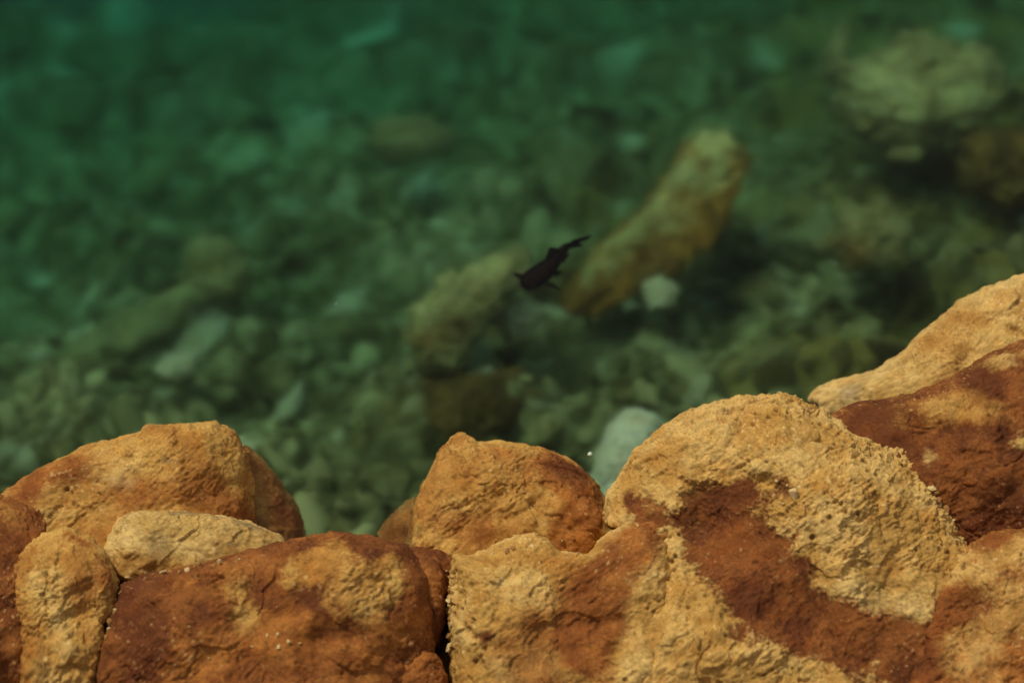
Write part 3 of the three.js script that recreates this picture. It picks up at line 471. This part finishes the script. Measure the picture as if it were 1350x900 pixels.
// ---------------------------------------------------------------- the fish
{
  const Y = 0.055, P = (px, py, y = Y) => under(px, py, y);
  const fish = new THREE.Group(); fish.name = numbered('fish'); scene.add(fish);
  tag(fish, 'small black fish with spread side fins swimming just under the water surface', 'fish');
  const nose = P(691, 377), tailRoot = P(756, 321);
  const o = P(716, 360); fish.position.copy(o);
  const skin = new THREE.MeshPhysicalMaterial({ color: new THREE.Color().setRGB(0.010, 0.006, 0.006), roughness: 0.7, specularIntensity: 0.08 }); skin.name = 'black_fish_skin';
  const finMat = new THREE.MeshPhysicalMaterial({ color: new THREE.Color().setRGB(0.02, 0.014, 0.012), roughness: 0.9, transmission: 0.35, thickness: 0, specularIntensity: 0.08, side: THREE.DoubleSide }); finMat.name = 'thin_dark_fin';
  // spine: pixel stations with half width and half height (metres)
  const st = [[688, 377.5, 0.003, 0.004], [691, 376, 0.0125, 0.013], [696, 373, 0.0185, 0.019], [703, 368, 0.0215, 0.023], [711, 362, 0.0215, 0.024], [720, 354.5, 0.0190, 0.022], [728, 346.5, 0.0155, 0.018], [735, 338.5, 0.0120, 0.0145], [741, 331, 0.0100, 0.0125], [747, 325.5, 0.0078, 0.011], [753, 322, 0.0045, 0.008], [757, 320, 0.001, 0.004]];
  const curve = new THREE.CatmullRomCurve3(st.map(([x, y]) => P(x, y).sub(o))), S = 60, K = 20, pos = [], idx = [];
  const lerpSt = (t, j) => { const f = t * (st.length - 1), i = Math.min(st.length - 2, Math.floor(f)), q = f - i, a = st[Math.max(0, i - 1)][j], b = st[i][j], c = st[i + 1][j], d = st[Math.min(st.length - 1, i + 2)][j]; return Math.max(0.0006, 0.5 * (2 * b + (c - a) * q + (2 * a - 5 * b + 4 * c - d) * q * q + (3 * b - a - 3 * c + d) * q * q * q)); };
  const frame = (t) => { const c = curve.getPoint(t), d = curve.getTangent(t), s = V3(0, 1, 0).cross(d).normalize(), u = d.clone().cross(s); return { c, d, s, u }; };
  for (let i = 0; i <= S; i++) { const t = i / S, { c, s, u } = frame(t), w = lerpSt(t, 2) * 0.98, h = lerpSt(t, 3) * 1.0; for (let k = 0; k < K; k++) { const a = k / K * 2 * Math.PI, ca = Math.cos(a), sa = Math.sin(a); const p = c.clone().addScaledVector(s, w * ca * (1 - 0.12 * Math.max(0, -sa))).addScaledVector(u, h * sa); pos.push(p.x, p.y, p.z); } }
  for (let i = 0; i < S; i++) for (let k = 0; k < K; k++) { const a = i * K + k, b = i * K + (k + 1) % K, c = a + K, d = b + K; idx.push(a, d, b, a, c, d); }
  pos.push(...frame(0).c.toArray(), ...frame(1).c.toArray()); const e0 = (S + 1) * K, e1 = e0 + 1;
  for (let k = 0; k < K; k++) { idx.push(e0, k, (k + 1) % K); idx.push(e1, S * K + (k + 1) % K, S * K + k); }
  const g = new THREE.BufferGeometry(); g.setAttribute('position', new THREE.Float32BufferAttribute(pos, 3)); g.setIndex(idx); g.computeVertexNormals();
  put('body', g, skin, fish);
  // a fin: a thin rippled blade between a root line and a tip line
  function fin(name, root, tip, thick, parent = fish, fold = 0.0015) {
    const n = 12, m = 8, p = [], ix = [];
    for (const s of [1, -1]) for (let i = 0; i <= n; i++) for (let j = 0; j <= m; j++) {
      const a = i / n, b = j / m, q = root(a).lerp(tip(a), b); const tk = thick * (1 - 0.8 * b);
      q.y += s * tk * 0.3; q.x += s * tk * 0.5 + fold * Math.sin(a * 14) * b; q.z += s * tk * 0.5; p.push(q.x, q.y, q.z);
    }
    const L = (n + 1) * (m + 1);
    for (let i = 0; i < n; i++) for (let j = 0; j < m; j++) { const a = i * (m + 1) + j, b = a + 1, c = a + m + 1, d = c + 1; ix.push(a, b, d, a, d, c, L + a, L + d, L + b, L + a, L + c, L + d); }
    const f = new THREE.BufferGeometry(); f.setAttribute('position', new THREE.Float32BufferAttribute(p, 3)); f.setIndex(ix); f.computeVertexNormals();
    return put(name, f, thick > 0.0016 ? skin : finMat, parent);
  }
  const L2 = (...pts) => { const c = new THREE.CatmullRomCurve3(pts); return (a) => c.getPoint(a); };
  const Q = (px, py, y) => P(px, py, y).sub(o);
  fin('pectoral_fin', L2(Q(691, 371, 0.052), Q(696, 366, 0.054), Q(701, 362, 0.056)), L2(Q(680, 365, 0.046), Q(676, 360.5, 0.045), Q(681, 360, 0.046), Q(694, 362, 0.05)), 0.0012);
  fin('pectoral_fin', L2(Q(717, 375.5, 0.06), Q(720, 373.5, 0.06), Q(723, 371, 0.06)), L2(Q(732, 381, 0.068), Q(740, 383, 0.07), Q(737, 379, 0.068), Q(731, 374, 0.066)), 0.0012);
  fin('pelvic_fin', L2(Q(724, 362, 0.066), Q(730, 356, 0.066)), L2(Q(735, 364, 0.08), Q(742, 357, 0.08)), 0.0008);
  fin('dorsal_fin', L2(Q(718, 352, 0.040), Q(728, 343, 0.040), Q(738, 332, 0.044)), L2(Q(720, 336, 0.022), Q(726, 326, 0.018), Q(735, 327, 0.028)), 0.0008);
  fin('anal_fin', L2(Q(735, 345, 0.066), Q(745, 333, 0.064)), L2(Q(743, 346, 0.076), Q(752, 334, 0.074)), 0.0009);
  fin('tail_fin', L2(Q(749, 328, 0.062), Q(753, 322.5, 0.055), Q(754, 317, 0.048)), L2(Q(768, 324, 0.075), Q(765, 319.5, 0.06), Q(777, 314, 0.050), Q(780, 309.5, 0.036)), 0.0022);
  const eyeMat = new THREE.MeshStandardMaterial({ color: new THREE.Color().setRGB(0.05, 0.045, 0.04), roughness: 0.15 }); eyeMat.name = 'fish_eye';
  for (const s of [1, -1]) { const { c, s: sd, u } = frame(0.17), e = put('eye', new THREE.SphereGeometry(0.0028, 14, 10), eyeMat, fish); e.position.copy(c.addScaledVector(sd, s * 0.0142).addScaledVector(u, 0.006)); }
}

// ---------------------------------------------------------------- small things lying on the boulders and the water
const chipMat = new THREE.MeshStandardMaterial({ color: new THREE.Color().setRGB(0.62, 0.46, 0.22), roughness: 0.9 }); chipMat.name = 'stone_chip';
scene.updateMatrixWorld(true);
const caster = new THREE.Raycaster();
const dry = scene.children.filter((o) => /^boulder/.test(o.name));
function chip(px, py, size, k, label, group) {
  caster.set(camera.position, ray(px, py)); const hit = caster.intersectObjects(dry, false)[0]; if (!hit) return;
  const m = put('stone_chip', pebbles[k % 10], chipMat); m.position.copy(hit.point).addScaledVector(ray(px, py), -size * 0.25); m.rotation.set(k * 1.3, k * 2.1, k * 0.7); m.scale.set(size * 1.25, size, size);
  tag(m, label, 'stone chip', group);
}
const crumbs = 'tiny pale stone crumb lying on the big dark red boulder', cg = 'crumbs on the dark red boulder';
for (const [x, y, s] of [[352, 838, 4], [366, 836, 4.2], [380, 846, 5.5], [367, 853, 4.5], [395, 848, 3], [249, 826, 3], [275, 868, 3], [293, 878, 2.4], [332, 852, 2.6], [313, 800, 2.2], [365, 800, 2]]) chip(x, y, s * 0.00075, Math.round(x), crumbs, cg);
chip(214, 756, 0.0075, 4, 'pale oval pebble under the lower edge of the cream slab');
chip(1047, 651, 0.009, 7, 'pale angular chip caught in the hollow of the dome boulder');
for (const [x, y, s] of [[1024, 634, 4], [1033, 664, 4], [1054, 642, 4], [1038, 640, 3], [1060, 660, 3.4]]) chip(x, y, s * 0.0008, Math.round(x), 'small pale fragment around the hollow in the dome boulder', 'fragments in the hollow');
const gritMat = new THREE.MeshPhysicalMaterial({ color: new THREE.Color().setRGB(0.34, 0.17, 0.06), roughness: 0.95, specularIntensity: 0.4 }); gritMat.name = 'rusty_grit';
for (const [x0, y0, x1, y1, count, label, group] of [[158, 770, 136, 850, 9, 'rusty grit grain in the crack beside the upright ochre stone', 'grit in the upright stone crack'], [170, 764, 330, 733, 13, 'rusty grit grain along the lower edge of the cream slab', 'grit under the cream slab'],
  [588, 748, 592, 860, 10, 'rusty grit grain in the deep cleft', 'grit in the cleft'], [640, 728, 790, 705, 9, 'rusty grit grain below the knobbly ochre boulder', 'grit below the knobbly boulder'], [1225, 640, 1260, 700, 8, 'rusty grit grain between the dome and the large dark red boulder', 'grit beside the dome']])
  for (let k = 0; k < count; k++) {
    const t = (k + rnd()) / count, before = scene.children.length;
    chip(mix(x0, x1, t) + (rnd() - 0.5) * 8, mix(y0, y1, t) + (rnd() - 0.5) * 8, 0.0028 + 0.0045 * rnd() ** 2, Math.floor(rnd() * 90), label, group);
    if (scene.children.length > before) scene.children[before].material = k % 3 ? gritMat : chipMat;
  }
const speckMat = new THREE.MeshStandardMaterial({ color: new THREE.Color().setRGB(0.8, 0.78, 0.7), roughness: 0.6 }); speckMat.name = 'white_speck';
for (const [x, y, s, label] of [[778, 598, 0.004, 'white fleck floating on the water beside the dome boulder'], [443, 400, 0.0022, 'tiny white fleck floating on open water']]) {
  const m = put('floating_fleck', pebbles[3], speckMat); m.position.copy(under(x, y, 0.0005)); m.scale.setScalar(s); tag(m, label, 'fleck');
}
renderer.render(scene, camera);
